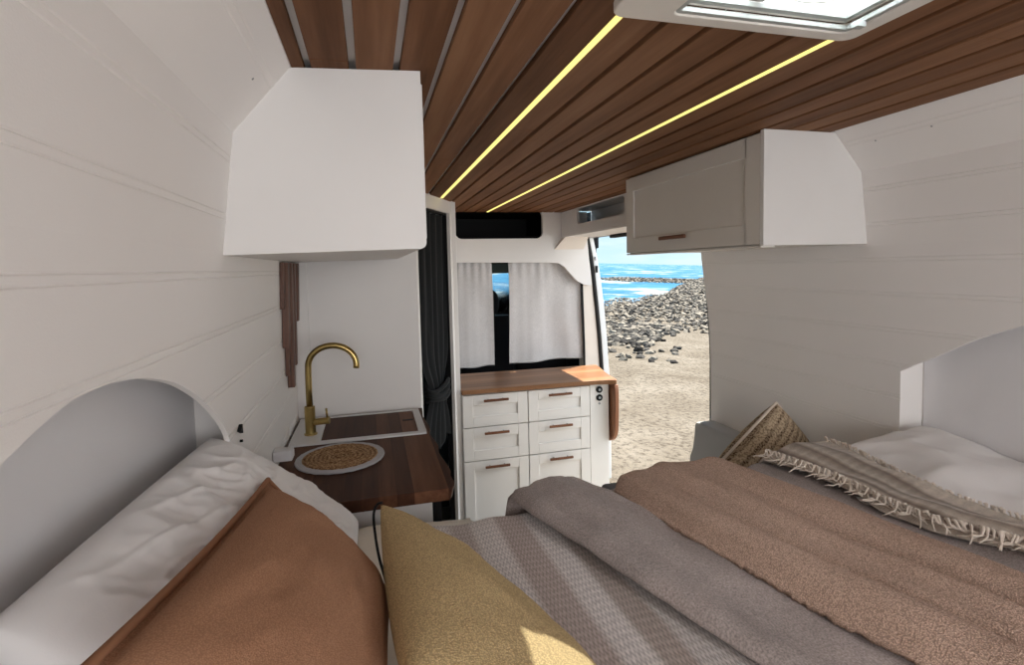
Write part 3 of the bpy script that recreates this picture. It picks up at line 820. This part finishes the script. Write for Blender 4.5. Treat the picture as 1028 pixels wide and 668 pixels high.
# striped woven throw
st = stripe_mat('striped_weave', None, [(0., (.64, .56, .52)), (.07, (.68, .61, .58)), (.10, (.52, .43, .39)), (.15, (.54, .45, .41)), (.17, (.74, .67, .63)), (.24, (.74, .66, .63)),
     (.26, (.50, .40, .36)), (.34, (.52, .42, .38)), (.36, (.74, .67, .64)), (.42, (.74, .67, .64)), (.44, (.43, .35, .31)), (.50, (.42, .34, .30)), (.52, (.56, .50, .47)), (1., (.5, .44, .41))], 95, 1)
def striped(u, v):
    y = -.5+1.655*v
    x = .095+.62*u + .028*(1-v) + .01*math.sin(v*5)
    z = -.552 + .4*bump_h(x, y) + .004*fbm(x*7, y*3, 5, 3) + .004*math.sin((x-.1)*42+y*2)*math.exp(-((x-.2)/.1)**2)
    z -= .05*smoothstep(1.10, 1.165, y)
    return (x, y, z)
sheet('striped_throw', st, striped, 90, 170, .006, 'cream and brown striped woven throw lying beneath the grey blanket', 'throw', uv=True)

# grey blanket: left edge and far edge follow the folds in place
GL = [(-.55, .70), (.20, .60), (.40, .545), (.568, .490), (.655, .450), (.853, .378), (1.042, .312), (1.12, .292), (1.20, .284)]
def grey(u, v):
    y = -.55 + 1.745*v
    xl = interp(y, [q[0] for q in GL], [q[1] for q in GL])
    x = xl + (1.16-xl)*u
    z = -.535 + bump_h(x, y) + .018*smoothstep(1.06, 1.16, x)
    # raised fold along the left edge fading towards the camera
    rid = interp(y, [.3, .6, .9, 1.18], [.30, .20, .08, 0.])
    far_ = interp(x-rid, [.25, .284, .32, .350, .385, .415, .45, .498, .53, .58], [0, .018, .022, .037, .042, .036, .020, .002, -.012, 0])
    z += far_*smoothstep(.50, 1.12, y)
    rd2 = .47+.5*(1.13-y)
    z += .010*math.exp(-((x-rd2)/.022)**2)*smoothstep(.6, .85, y)
    z += (.014*math.exp(-((x-(xl+.03))/.035)**2)) * smoothstep(.2, .9, y)
    z += .004*fbm(x*9, y*5, 3, 4) + .0025*fbm(x*24, y*10, 7, 3)
    # rolled left edge drops to the throw
    z -= .012*(1-smoothstep(0, .014, x-xl))
    # wavy far edge hanging over the bed end
    ye = 1.165 + .012*math.sin(x*34) + .006*math.sin(x*71+1)
    over = smoothstep(ye-.03, ye+.03, y)
    z -= .11*over*over
    yy = min(y, ye+.012+.2*(y-ye)) if y > ye else y
    return (x, yy, z)
sheet('grey_blanket', M_greyblanket, grey, 150, 220, .010, 'taupe grey wool blanket spread across the middle of the bed', 'blanket')

# brown teddy fleece throw, folded lengthwise
BL = [(-.5, .92), (.30, .74), (.50, .664), (.588, .634), (.708, .600), (.852, .564), (1.002, .538), (1.08, .528), (1.2, .53)]
BU = [(-.5, 1.20), (.30, 1.02), (.50, .975), (.559, .965), (.645, .948), (.735, .926), (.862, .898), (.952, .881), (1.069, .846), (1.2, .80)]
def brown(u, v):
    y = -.5 + 1.655*v
    xl = interp(y, *zip(*BL)); xr = interp(y, *zip(*BU))
    # rounded far end
    fe = smoothstep(.93, 1.0, v)
    a = u
    x = xl+(xr-xl)*a
    prof = .5*(1-math.cos(2*PI*min(a, .06)/.12)) if a < .06 else (.5*(1-math.cos(2*PI*min(1-a, .05)/.10)) if a > .95 else 1)
    z = -.530 + .010 + .032*prof
    grow = .55+.45*smoothstep(1.1, .5, y)
    z += .014*grow*math.exp(-((a-.16)/.10)**2) + .011*grow*math.exp(-((a-.50-.05*math.sin(y*4))/.07)**2) + .012*grow*math.exp(-((a-.80+.05*math.sin(y*3+1))/.09)**2)
    z -= .018*math.exp(-((a-.30-.03*math.sin(y*5))/.035)**2)*smoothstep(1.15, .6, y) + .016*math.exp(-((a-.64+.02*math.sin(y*6))/.04)**2)*smoothstep(1.12, .7, y)
    z += .006*fbm(x*6, y*4, 2, 3) + bump_h(x, y)
    z += .0012*noise.noise(Vector((x*230, y*230, 0)))
    ye = 1.112 + .030*math.sin(PI*min(1, max(0, a)))+.006*math.sin(x*40)
    d = max(0, y-ye+.03)
    z -= .055*smoothstep(0, .06, d)
    y2 = y if d <= 0 else ye-.03+.035*math.tanh(d/.035)
    return (x, y2, z)
sheet('fleece_throw', M_brownfleece, brown, 300, 620, .012, 'brown teddy fleece throw folded in a long band across the bed', 'throw')

# cream fringed throw
FL = [(-.4, 1.25), (.35, 1.13), (.55, 1.11), (.66, 1.085), (.747, 1.030), (.848, 1.020), (.959, 1.028), (1.08, 1.005), (1.162, .985), (1.25, .98)]
FU = [(-.4, 1.36), (.35, 1.26), (.55, 1.20), (.679, 1.175), (.809, 1.163), (.929, 1.176), (1.096, 1.205), (1.178, 1.200), (1.25, 1.19)]
def fringe_z(x, y, a):
    return -.523 + .026*a + .014*math.sin(PI*min(1, max(0, a)))**.6 + bump_h(x, y) + .005*math.sin(a*9+y*14) + .004*fbm(x*10, y*8, 9, 3)
def cream(u, v):
    y = -.4 + 1.60*v
    xl = interp(y, *zip(*FL)); xr = interp(y, *zip(*FU))
    x = xl+(xr-xl)*u + .004*math.sin(y*50)*(1-u)
    z = fringe_z(x, y, u)
    z -= .06*smoothstep(1.155, 1.20, y)
    return (x, y, z)
fm = stripe_mat('cream_chevron_weave', None, [(0., (.64, .54, .45)), (.18, (.62, .52, .43)), (.24, (.24, .175, .14)), (.32, (.64, .54, .45)), (.46, (.26, .195, .155)), (.52, (.64, .55, .46)), (.70, (.27, .205, .165)), (.76, (.66, .56, .47)), (1., (.66, .57, .48))], 60, 1)
fth = thing('fringed_throw', 'cream woven throw with knotted fringes along the right side of the bed', 'throw', (1.12, .6, -.52))
fo_ = sheet('woven_cloth', fm, cream, 60, 260, .005, None, None, fth, uv=True)
fo_['label'] = 'cream chevron weave'
random.seed(11)
def tassels(side, y0, y1, n, ln):
    for k in range(n):
        pass
    m = MB()
    for k in range(n):
        y = y0+(y1-y0)*(k+.5)/n + random.uniform(-.006, .006)
        xl = interp(y, *zip(*FL)); xr = interp(y, *zip(*FU))
        x = xl+.004 if side < 0 else xr-.004
        L_ = ln*random.uniform(.6, 1.15); ang = random.gauss(-1.0 if side < 0 else -.8, .45)
        pts = []; curl = random.uniform(-4.5, 4.5)
        px_, py_ = x, y; a = ang
        for j in range(8):
            z = (-.508 if side < 0 else -.500) + .010*math.sin(j/7*PI)*random.uniform(.2, .7) - .006*j/7 + bump_h(px_, py_)
            pts.append((px_, py_, z + (.012 if j < 2 else 0)))
            a += curl*.12
            px_ += side*math.cos(a)*L_/7; py_ += math.sin(a)*L_/7
        r = random.uniform(.0012, .0021)
        m.tube(pts, [r*1.4, r*1.8, r, r, r, r, r*.9, r*.6], 6)
    return m
M_fr = cloth('cream_fringe_yarn', (.68, .58, .49), .08, weave=600, wb=.4)
o = tassels(-1, .30, 1.15, 170, .050).build('fringe', M_fr, fth, smooth=True); o['kind'] = 'stuff'; o['label'] = 'long knotted left fringe'
o = tassels(1, .30, 1.17, 140, .018).build('fringe', M_fr, fth, smooth=True); o['kind'] = 'stuff'; o['label'] = 'short right fringe'

# ------------------------------------------------------------------ CUSHIONS AND PILLOWS
def pillow(name, mat, A, B, C, D, th, n=60, wr=.0, seed=0., puff=.42, pinch=.06, dimple=0, fold=None, parent=None, top=1., flange=0, fuzz=0.):
    """A-B-D-C corners; top side puffs along the normal"""
    A, B, C, D = map(Vector, (A, B, C, D))
    nrm = (C-A).cross(B-A).normalized()
    if nrm.z < 0: nrm = -nrm
    def pt(u, v, sgn):
        x = 2*u-1; y = 2*v-1
        # edges bow inwards between the corners
        kx = 1-pinch*(1-y*y)**1.0; ky = 1-pinch*(1-x*x)**1.0
        uu = .5+.5*x*kx; vv = .5+.5*y*ky
        p = A*(1-uu)*(1-vv)+B*(1-uu)*vv+C*uu*(1-vv)+D*uu*vv
        fl = flange
        ex = max(0, 1-(abs(x)/(1-fl))**2); ey = max(0, 1-(abs(y)/(1-fl))**2)
        h = (ex*ey)**puff
        w = wr*(fbm(x*2.2+seed, y*2.2, seed, 4) + .5*math.sin(6*x+4*y+3*fbm(x*1.5, y*1.5, seed)))*min(1, 3*(ex*ey))
        if fold: w += fold(x, y)*min(1, 1.8*(ex*ey))
        if fuzz: w += fuzz*noise.noise(p*170)+fuzz*.6*noise.noise(p*300)
        return p + nrm*(sgn*(h*th/2*(top if sgn > 0 else 1)) + (w if sgn > 0 else 0))
    m = MB(); m.grid(lambda u, v: pt(u, v, 1), n, n); m.grid(lambda u, v: pt(u, v, -1), n, n)
    o = m.build(name, mat, parent, smooth=True, merge=True)
    return o, (lambda u, v, s=1: pt(u, v, s))

# white pillows propped along the left wall
def lean_fold(x, y):
    n = lambda a, b, c: noise.noise(Vector((a, b, c)))
    a = n(x*.9+1.2*y, y*3.2-x, 5); b = n(x*2.+y*3, y*6, 8); c = n(x*1.6-y*2, y*2+x*3, 2); d = n(x*3-y*5, y*8+x*3, 4)
    r = lambda q, k: math.exp(-(q*k)**2)
    return .007*r(a, 7) + .0035*r(b, 6) + .006*r(c, 8) + .002*r(d, 5) - .006
p1 = thing('pillow', 'large crumpled white pillow propped in the left recess behind the terracotta cushion', 'pillow', (-.2, .88, -.5))
pillow('pillow_case', M_pillow, (-.318, 1.125, -.322), (-.318, .50, -.285), (-.050, 1.170, -.552), (-.07, .46, -.50), .115, 150, .003, 2.1, .30, .0, fold=lean_fold, parent=p1)
p2 = thing('pillow', 'white pillow with a folded corner at the lower left edge of the picture', 'pillow', (-.2, .25, -.5))
o_, f_ = pillow('pillow_case', M_pillow, (-.325, .66, -.355), (-.325, .02, -.30), (-.06, .62, -.47), (-.06, .0, -.45), .11, 120, .003, 6.3, .34, .02, fold=lean_fold, parent=p2)
# small folded flap of the case
def flap(u, v):
    x = -.335+.10*u; y = .58+.10*v-.02*u
    return (x, y, -.318-.05*u+.012*math.sin(v*PI)-.012*u*v)
fl = MB().grid(flap, 14, 14).build('case_flap', M_pillow, p2, smooth=True, fixn=False); q = fl.modifiers.new('t', 'SOLIDIFY'); q.thickness = .003

# terracotta cushion
bA, bB, bC = Vector((-.176, .926, -.343)), Vector((-.199, .381, -.263)), Vector((.012, .785, -.485))
bD = bB+bC-bA
tc_ = thing('cushion', 'terracotta waffle cushion lying against the white pillow', 'cushion', tuple((bA+bB+bC+bD)/4))
def tfold(x, y): return -.009*math.exp(-((y+.62+.35*(x+.3)**2)/.07)**2)*math.exp(-((x+.35)/.45)**2)+.006*math.exp(-((y+.50+.3*(x+.3)**2)/.10)**2)*math.exp(-((x+.3)/.5)**2)
o_, f_ = pillow('cushion_cover', M_terra, bA, bB, bC, bD, .135, 110, .003, 1.1, .46, .05, fold=tfold, parent=tc_, flange=.07)
edge = [f_(0.0, t)+Vector((0, 0, .002)) for t in np.linspace(0, 1, 60)]
MB().tube(edge, .0042, 8).build('seam_edge', M_terra_edge, o_, smooth=True)
MB().tube([f_(t, 0.)+Vector((0, 0, .001)) for t in np.linspace(0, 1, 60)], .0035, 8).build('seam_edge', M_terra_edge, o_, smooth=True)

# mustard cushion
mA, mB_, mC = Vector((.002, .870, -.385)), Vector((.018, .44, -.345)), Vector((.245, .60, -.555))
mD = mB_+mC-mA
mc = thing('cushion', 'mustard yellow boucle cushion with black piping in front of the terracotta cushion', 'cushion', tuple((mA+mB_+mC+mD)/4))
o_, f_ = pillow('cushion_cover', M_mustard, mA, mB_, mC, mD, .145, 160, .003, 4.2, .44, .04, parent=mc, fuzz=.0006)
pc = [Vector(p) for p in ((.004, .874, -.383), (-.004, .880, -.388), (-.010, .87, -.40), (-.0085, .86, -.43), (-.004, .83, -.45), (.003, .79, -.46), (.01, .74, -.465))]
MB().tube(catmull(pc, 40), .0022, 8).build('piping', M_black, o_, smooth=True)

# grey bench by the door and the macrame cushion on it
bn = thing('padded_bench', 'grey felt padded bench between the bed and the open side door', 'bench', (1.43, 1.8, -1.62))
prof = [(1.20, -.722), (2.050, -.722), (2.078, -.728), (2.086, -.745), (2.092, -.80), (2.105, -.86), (2.125, -.90), (2.130, -.96), (2.130, -1.62), (1.20, -1.62)]
MB().prism(prof, 0, 1.412, 1.500).build('pad', M_bench, bn, bevel=.010, seg=3)
sp = thing('seat_pad', 'dark grey seat pad corner peeking out between the drawers and the fleece throw', 'seat pad', (.9, 1.36, -.70))
MB().box(.612, 1.02, 1.27, 1.36, -.70, -.624).build('pad', M_darkpad, sp, bevel=.012, seg=3)
MB().box(.63, 1.0, 1.28, 1.35, -1.62, -.702).build('pad_base', M_darkpad, sp, bevel=.004)

mk = Mat('macrame_stripe')
wv = mk.n('ShaderNodeTexWave'); wv.wave_type = 'BANDS'; wv.bands_direction = 'X'; wv.inputs['Scale'].default_value = 1.6; wv.inputs['Distortion'].default_value = .8; wv.inputs['Detail Scale'].default_value = 2
mk.l(mk.coord((1, 1, 1), (0, 0, 0)), wv.inputs[0])
mk.t.links.clear() if False else None
mk.l(mk.tc.outputs['UV'], wv.inputs[0])
spk = mk.ramp(mk.noise(170, 3), [(.40, (.10, .06, .035)), (.5, (.56, .44, .30)), (.7, (.68, .56, .42))])
mk.col(mk.mix(.45, spk, mk.ramp(wv.outputs['Fac'], [(.15, (.10, .055, .03)), (.5, (.52, .40, .27))]))).rough(.95, .1)
mk.bump(mk.math('ADD', mk.noise(170, 3), wv.outputs['Fac']), .8, .004)
kA, kB, kC = Vector((1.285, 1.44, -.470)), Vector((.985, 1.38, -.655)), Vector((1.475, 1.47, -.67))
kD = kB+kC-kA
kc_ = thing('cushion', 'beige macrame cushion with dark flecked stripes leaning on the right wall', 'cushion', tuple((kA+kB+kC+kD)/4))
nrm_keep = None
o_, f_ = pillow('cushion_cover', mk.m, kA, kB, kC, kD, .15, 70, .003, 9., .40, .0, parent=kc_)
ul = o_.data.uv_layers.new(name='UVMap')
e1 = (kB-kA).normalized(); e2 = (kC-kA).normalized(); e2o = (e2-e1*e1.dot(e2)).normalized()
for lp in o_.data.loops:
    co = o_.data.vertices[lp.vertex_index].co-kA
    ul.data[lp.index].uv = (co.dot(e2o)*8, co.dot(e1)*8)
MB().tube([f_(0., t) for t in np.linspace(0, 1, 40)], .005, 8).build('seam_edge', M_fr, o_, smooth=True)
MB().tube([f_(t, 0.) for t in np.linspace(0, 1, 40)], .005, 8).build('seam_edge', M_fr, o_, smooth=True)

# ------------------------------------------------------------------ OUTSIDE: shore seen through the side door
az0 = math.atan2(fw.x, fw.y) + math.atan((650-CX)/F_PX)      # heading of the middle of the doorway view
vd = Vector((math.sin(az0), math.cos(az0), 0))
TILT = Matrix.Rotation(math.radians(2.6), 4, vd)             # the van stands slightly askew on the ground
def outv(x, y, z): return TILT @ Vector((x, y, z))
H = 2.25; SEA = 2.75
def az_u(x, y):
    return (math.atan2(x, y)-az0)/.085      # -1 at the left, +1 at the right of the doorway
def shore(u):
    return 40 + 7*smoothstep(-.6, .2, u) + 26*smoothstep(.25, .8, u) + 40*smoothstep(.8, 1.2, u) + 2*math.sin(u*9)
def ground_h(x, y):
    r = math.hypot(x, y); u = az_u(x, y); u = max(-3, min(3, u))
    base = -H + .04*fbm(x*.4, y*.4, 0, 3) + .012*fbm(x*2.5, y*2.5, 2, 3)
    s = shore(u)
    land = base*(1-smoothstep(s-14, s+4, r)) + (-SEA-.6)*smoothstep(s-14, s+4, r)
    land = min(base, land) if r < s else land
    # rocky spit beyond the inlet
    d = math.exp(-((r-92)/12)**2)*smoothstep(-1.5, -.4, u)
    land = max(land, -SEA-.5+.75*d) if r > s else land
    return land
gm = MB()
azs = np.concatenate([np.linspace(az0-2.2, az0-.25, 24), np.linspace(az0-.24, az0+.24, 70), np.linspace(az0+.25, az0+1.6, 20)])
rs = np.concatenate([np.linspace(1.9, 12, 30), np.linspace(12.5, 60, 80), np.linspace(62, 140, 50)])
na, nr = len(azs), len(rs)
gv = []
for a in azs:
    for r in rs:
        x, y = r*math.sin(a), r*math.cos(a); gv.append(outv(x, y, ground_h(x, y)))
gm.add(gv, [(i*nr+j, (i+1)*nr+j, (i+1)*nr+j+1, i*nr+j+1) for i in range(na-1) for j in range(nr-1)])
g = Mat('dry_sandy_ground')
n1 = g.noise(.9, 6, None, .65); n2 = g.noise(14, 5, None, .7); n3 = g.noise(60, 3)
c1 = g.ramp(n1, [(.32, (.130, .110, .089)), (.5, (.172, .150, .125)), (.7, (.220, .197, .170))])
c2 = g.mix(.75, c1, g.ramp(n2, [(.38, (.34, .31, .29)), (.50, (.95, .95, .95)), (.75, (1.15, 1.12, 1.05))]), 'MULTIPLY')
c3 = g.mix(.5, c2, g.ramp(n3, [(.35, (.6, .6, .6)), (.6, (1., 1., 1.))]), 'MULTIPLY')
g.col(c3).rough(.95, .1); g.bump(n2, .6, .04)
go = gm.build('ground', g.m, smooth=True); tag(go, 'pale dry sandy ground outside the open side door', 'ground'); go['kind'] = 'structure'

sm = Mat('sea_water')
mp = sm.coord((.05, .05, .05))
wv1 = sm.noise(1.6, 8, sm.coord((.10, .10, 1)), .6)
foam = sm.ramp(sm.noise(1.0, 10, sm.coord((.06, .06, 1)), .68), [(.55, (0, 0, 0)), (.62, (1, 1, 1))])
foam2 = sm.ramp(sm.noise(1.0, 6, sm.coord((.016, .016, 1)), .6), [(.59, (0, 0, 0)), (.68, (1, 1, 1))])
colr = sm.ramp(wv1, [(.3, (.02, .10, .21)), (.7, (.05, .17, .29))])
sm.col(sm.mix(foam2, sm.mix(foam, colr, (.32, .35, .36)), (.30, .35, .37))).rough(.8, .05)
sm.bump(wv1, .8, .5)
sea = MB(); sv = []
srs = np.concatenate([np.linspace(24, 200, 30), np.geomspace(220, 5000, 20)]); sas = np.linspace(az0-2.2, az0+1.6, 90)
for a in sas:
    for r in srs: sv.append(outv(r*math.sin(a), r*math.cos(a), -SEA-.0))
nr2 = len(srs)
sea.add(sv, [(i*nr2+j, (i+1)*nr2+j, (i+1)*nr2+j+1, i*nr2+j+1) for i in range(len(sas)-1) for j in range(nr2-1)])
tag(sea.build('sea', sm.m, fixn=True), 'blue sea with white foam reaching to the horizon', 'sea', kind='structure')

# rocks on the shore
def rock_mesh(seed, npt=18):
    """an angular stone: hull around scattered points of a flattened ball"""
    rr = random.Random(int(seed*100))
    bm = bmesh.new(); a_, b_, c_ = rr.uniform(.8, 1.35), rr.uniform(.65, 1.0), rr.uniform(.4, .75)
    for _ in range(npt):
        v = Vector((rr.gauss(0, 1), rr.gauss(0, 1), rr.gauss(0, 1))).normalized()*rr.uniform(.85, 1.12)
        bm.verts.new((v.x*a_, v.y*b_, v.z*c_))
    r_ = bmesh.ops.convex_hull(bm, input=bm.verts)
    bmesh.ops.delete(bm, geom=[g for g in r_['geom_interior'] if isinstance(g, bmesh.types.BMVert)], context='VERTS')
    bm.verts.index_update(); bm.faces.index_update()
    return bm
random.seed(21)
def rock_mat(name, c):
    m = Mat(name); m.col(m.mix(.8, m.ramp(m.noise(2.2, 5), [(.3, tuple(x*.75 for x in c)), (.7, tuple(x*1.25 for x in c))]), m.ramp(m.noise(9, 4), [(.35, (.75,)*3), (.65, (1.15,)*3)]), 'MULTIPLY')).rough(.9, .2)
    m.bump(m.noise(6, 5), .5, .08); return m.m
RM = [rock_mat('dark_basalt', (.034, .031, .030)), rock_mat('grey_rock', (.085, .079, .074)), rock_mat('pale_rock', (.24, .215, .185))]
rmesh = []
for k in range(8):
    bm = rock_mesh(k*3.7+1, 24); me = bpy.data.meshes.new('rock'); bm.to_mesh(me); bm.free(); me.materials.append(RM[(0, 1, 1, 0, 2, 1, 2, 2)[k]])
    rmesh.append(me)
low = []
for k in range(8):
    bm = rock_mesh(k*2.9+4, 12); low.append(([v.co.copy() for v in bm.verts], [tuple(v.index for v in f.verts) for f in bm.faces])); bm.free()
def density(r, u):
    edge = 13.5+3.5*smoothstep(-.2, .9, u)+1.6*fbm(u*2.2, r*.1, 1)
    return smoothstep(edge, edge+3.5, r)
# big rocks, each an object
cand = []
tries = 0
while len(cand) < 300 and tries < 20000:
    tries += 1
    r = 12.4+7.5*random.random()**1.15; u = random.uniform(-.98, .78)
    if random.random() > max(.012, density(r, u)): continue
    a = az0+u*.085*1.0; x, y = r*math.sin(a), r*math.cos(a)
    s_ = random.uniform(.065, .15)*(1.0+.4*(r-12)/10)
    if any((x-q[0])**2+(y-q[1])**2 < ((s_+q[2])*.62)**2 for q in cand): continue
    cand.append((x, y, s_))
for k, (x, y, s_) in enumerate(cand):
    o = bpy.data.objects.new('rock', rmesh[random.choice((0, 1, 2, 3, 4, 5, 6, 7))]); COL.objects.link(o)
    o.location = outv(x, y, ground_h(x, y)+s_*.22); o.rotation_euler = (random.uniform(-.3, .3), random.uniform(-.3, .3), random.uniform(0, 6.28)); o.scale = (s_, s_, s_)
    tag(o, 'grey shore rock on the sand in front of the sea, seen through the side door', 'rock', 'grey rocks on the shore')
far = MB(); tot = 0
for _ in range(75000):
    q = random.random()
    if q < .62:
        r = 15+48*random.random(); u = random.uniform(-2.2, 2.2)
        if r > shore(u)+1 or random.random() > density(r, u): continue
        if -1 < u < .8 and r < 21 : 
            if random.random() < .25: continue
    else:
        r = random.uniform(58, 112); u = random.uniform(-1.4, 2.2)
        if r > shore(u)+1 and math.exp(-((r-92)/12)**2)*smoothstep(-1.5, -.4, u) < .45: continue
    a = az0+u*.085; x, y = r*math.sin(a), r*math.cos(a)
    s_ = random.uniform(.05, .125)*(1+(r-15)/50)
    vs, fs = low[random.randrange(8)]
    rz = Matrix.Rotation(random.uniform(0, 6.28), 3, 'Z'); zc = max(ground_h(x, y), -SEA-.05)+s_*.25
    far.add([outv(*(Vector((x, y, zc))+(rz @ v)*s_)) for v in vs], fs, random.choice((0, 1, 1, 2, 2, 2)))
    tot += 1
    if tot > 10500: break
fr_ = far.build('rock_field', RM, fixn=False); tag(fr_, 'field of countless grey rocks along the waterline and the low spit', 'rocks', kind='stuff')
print('rocks', len(cand), tot)
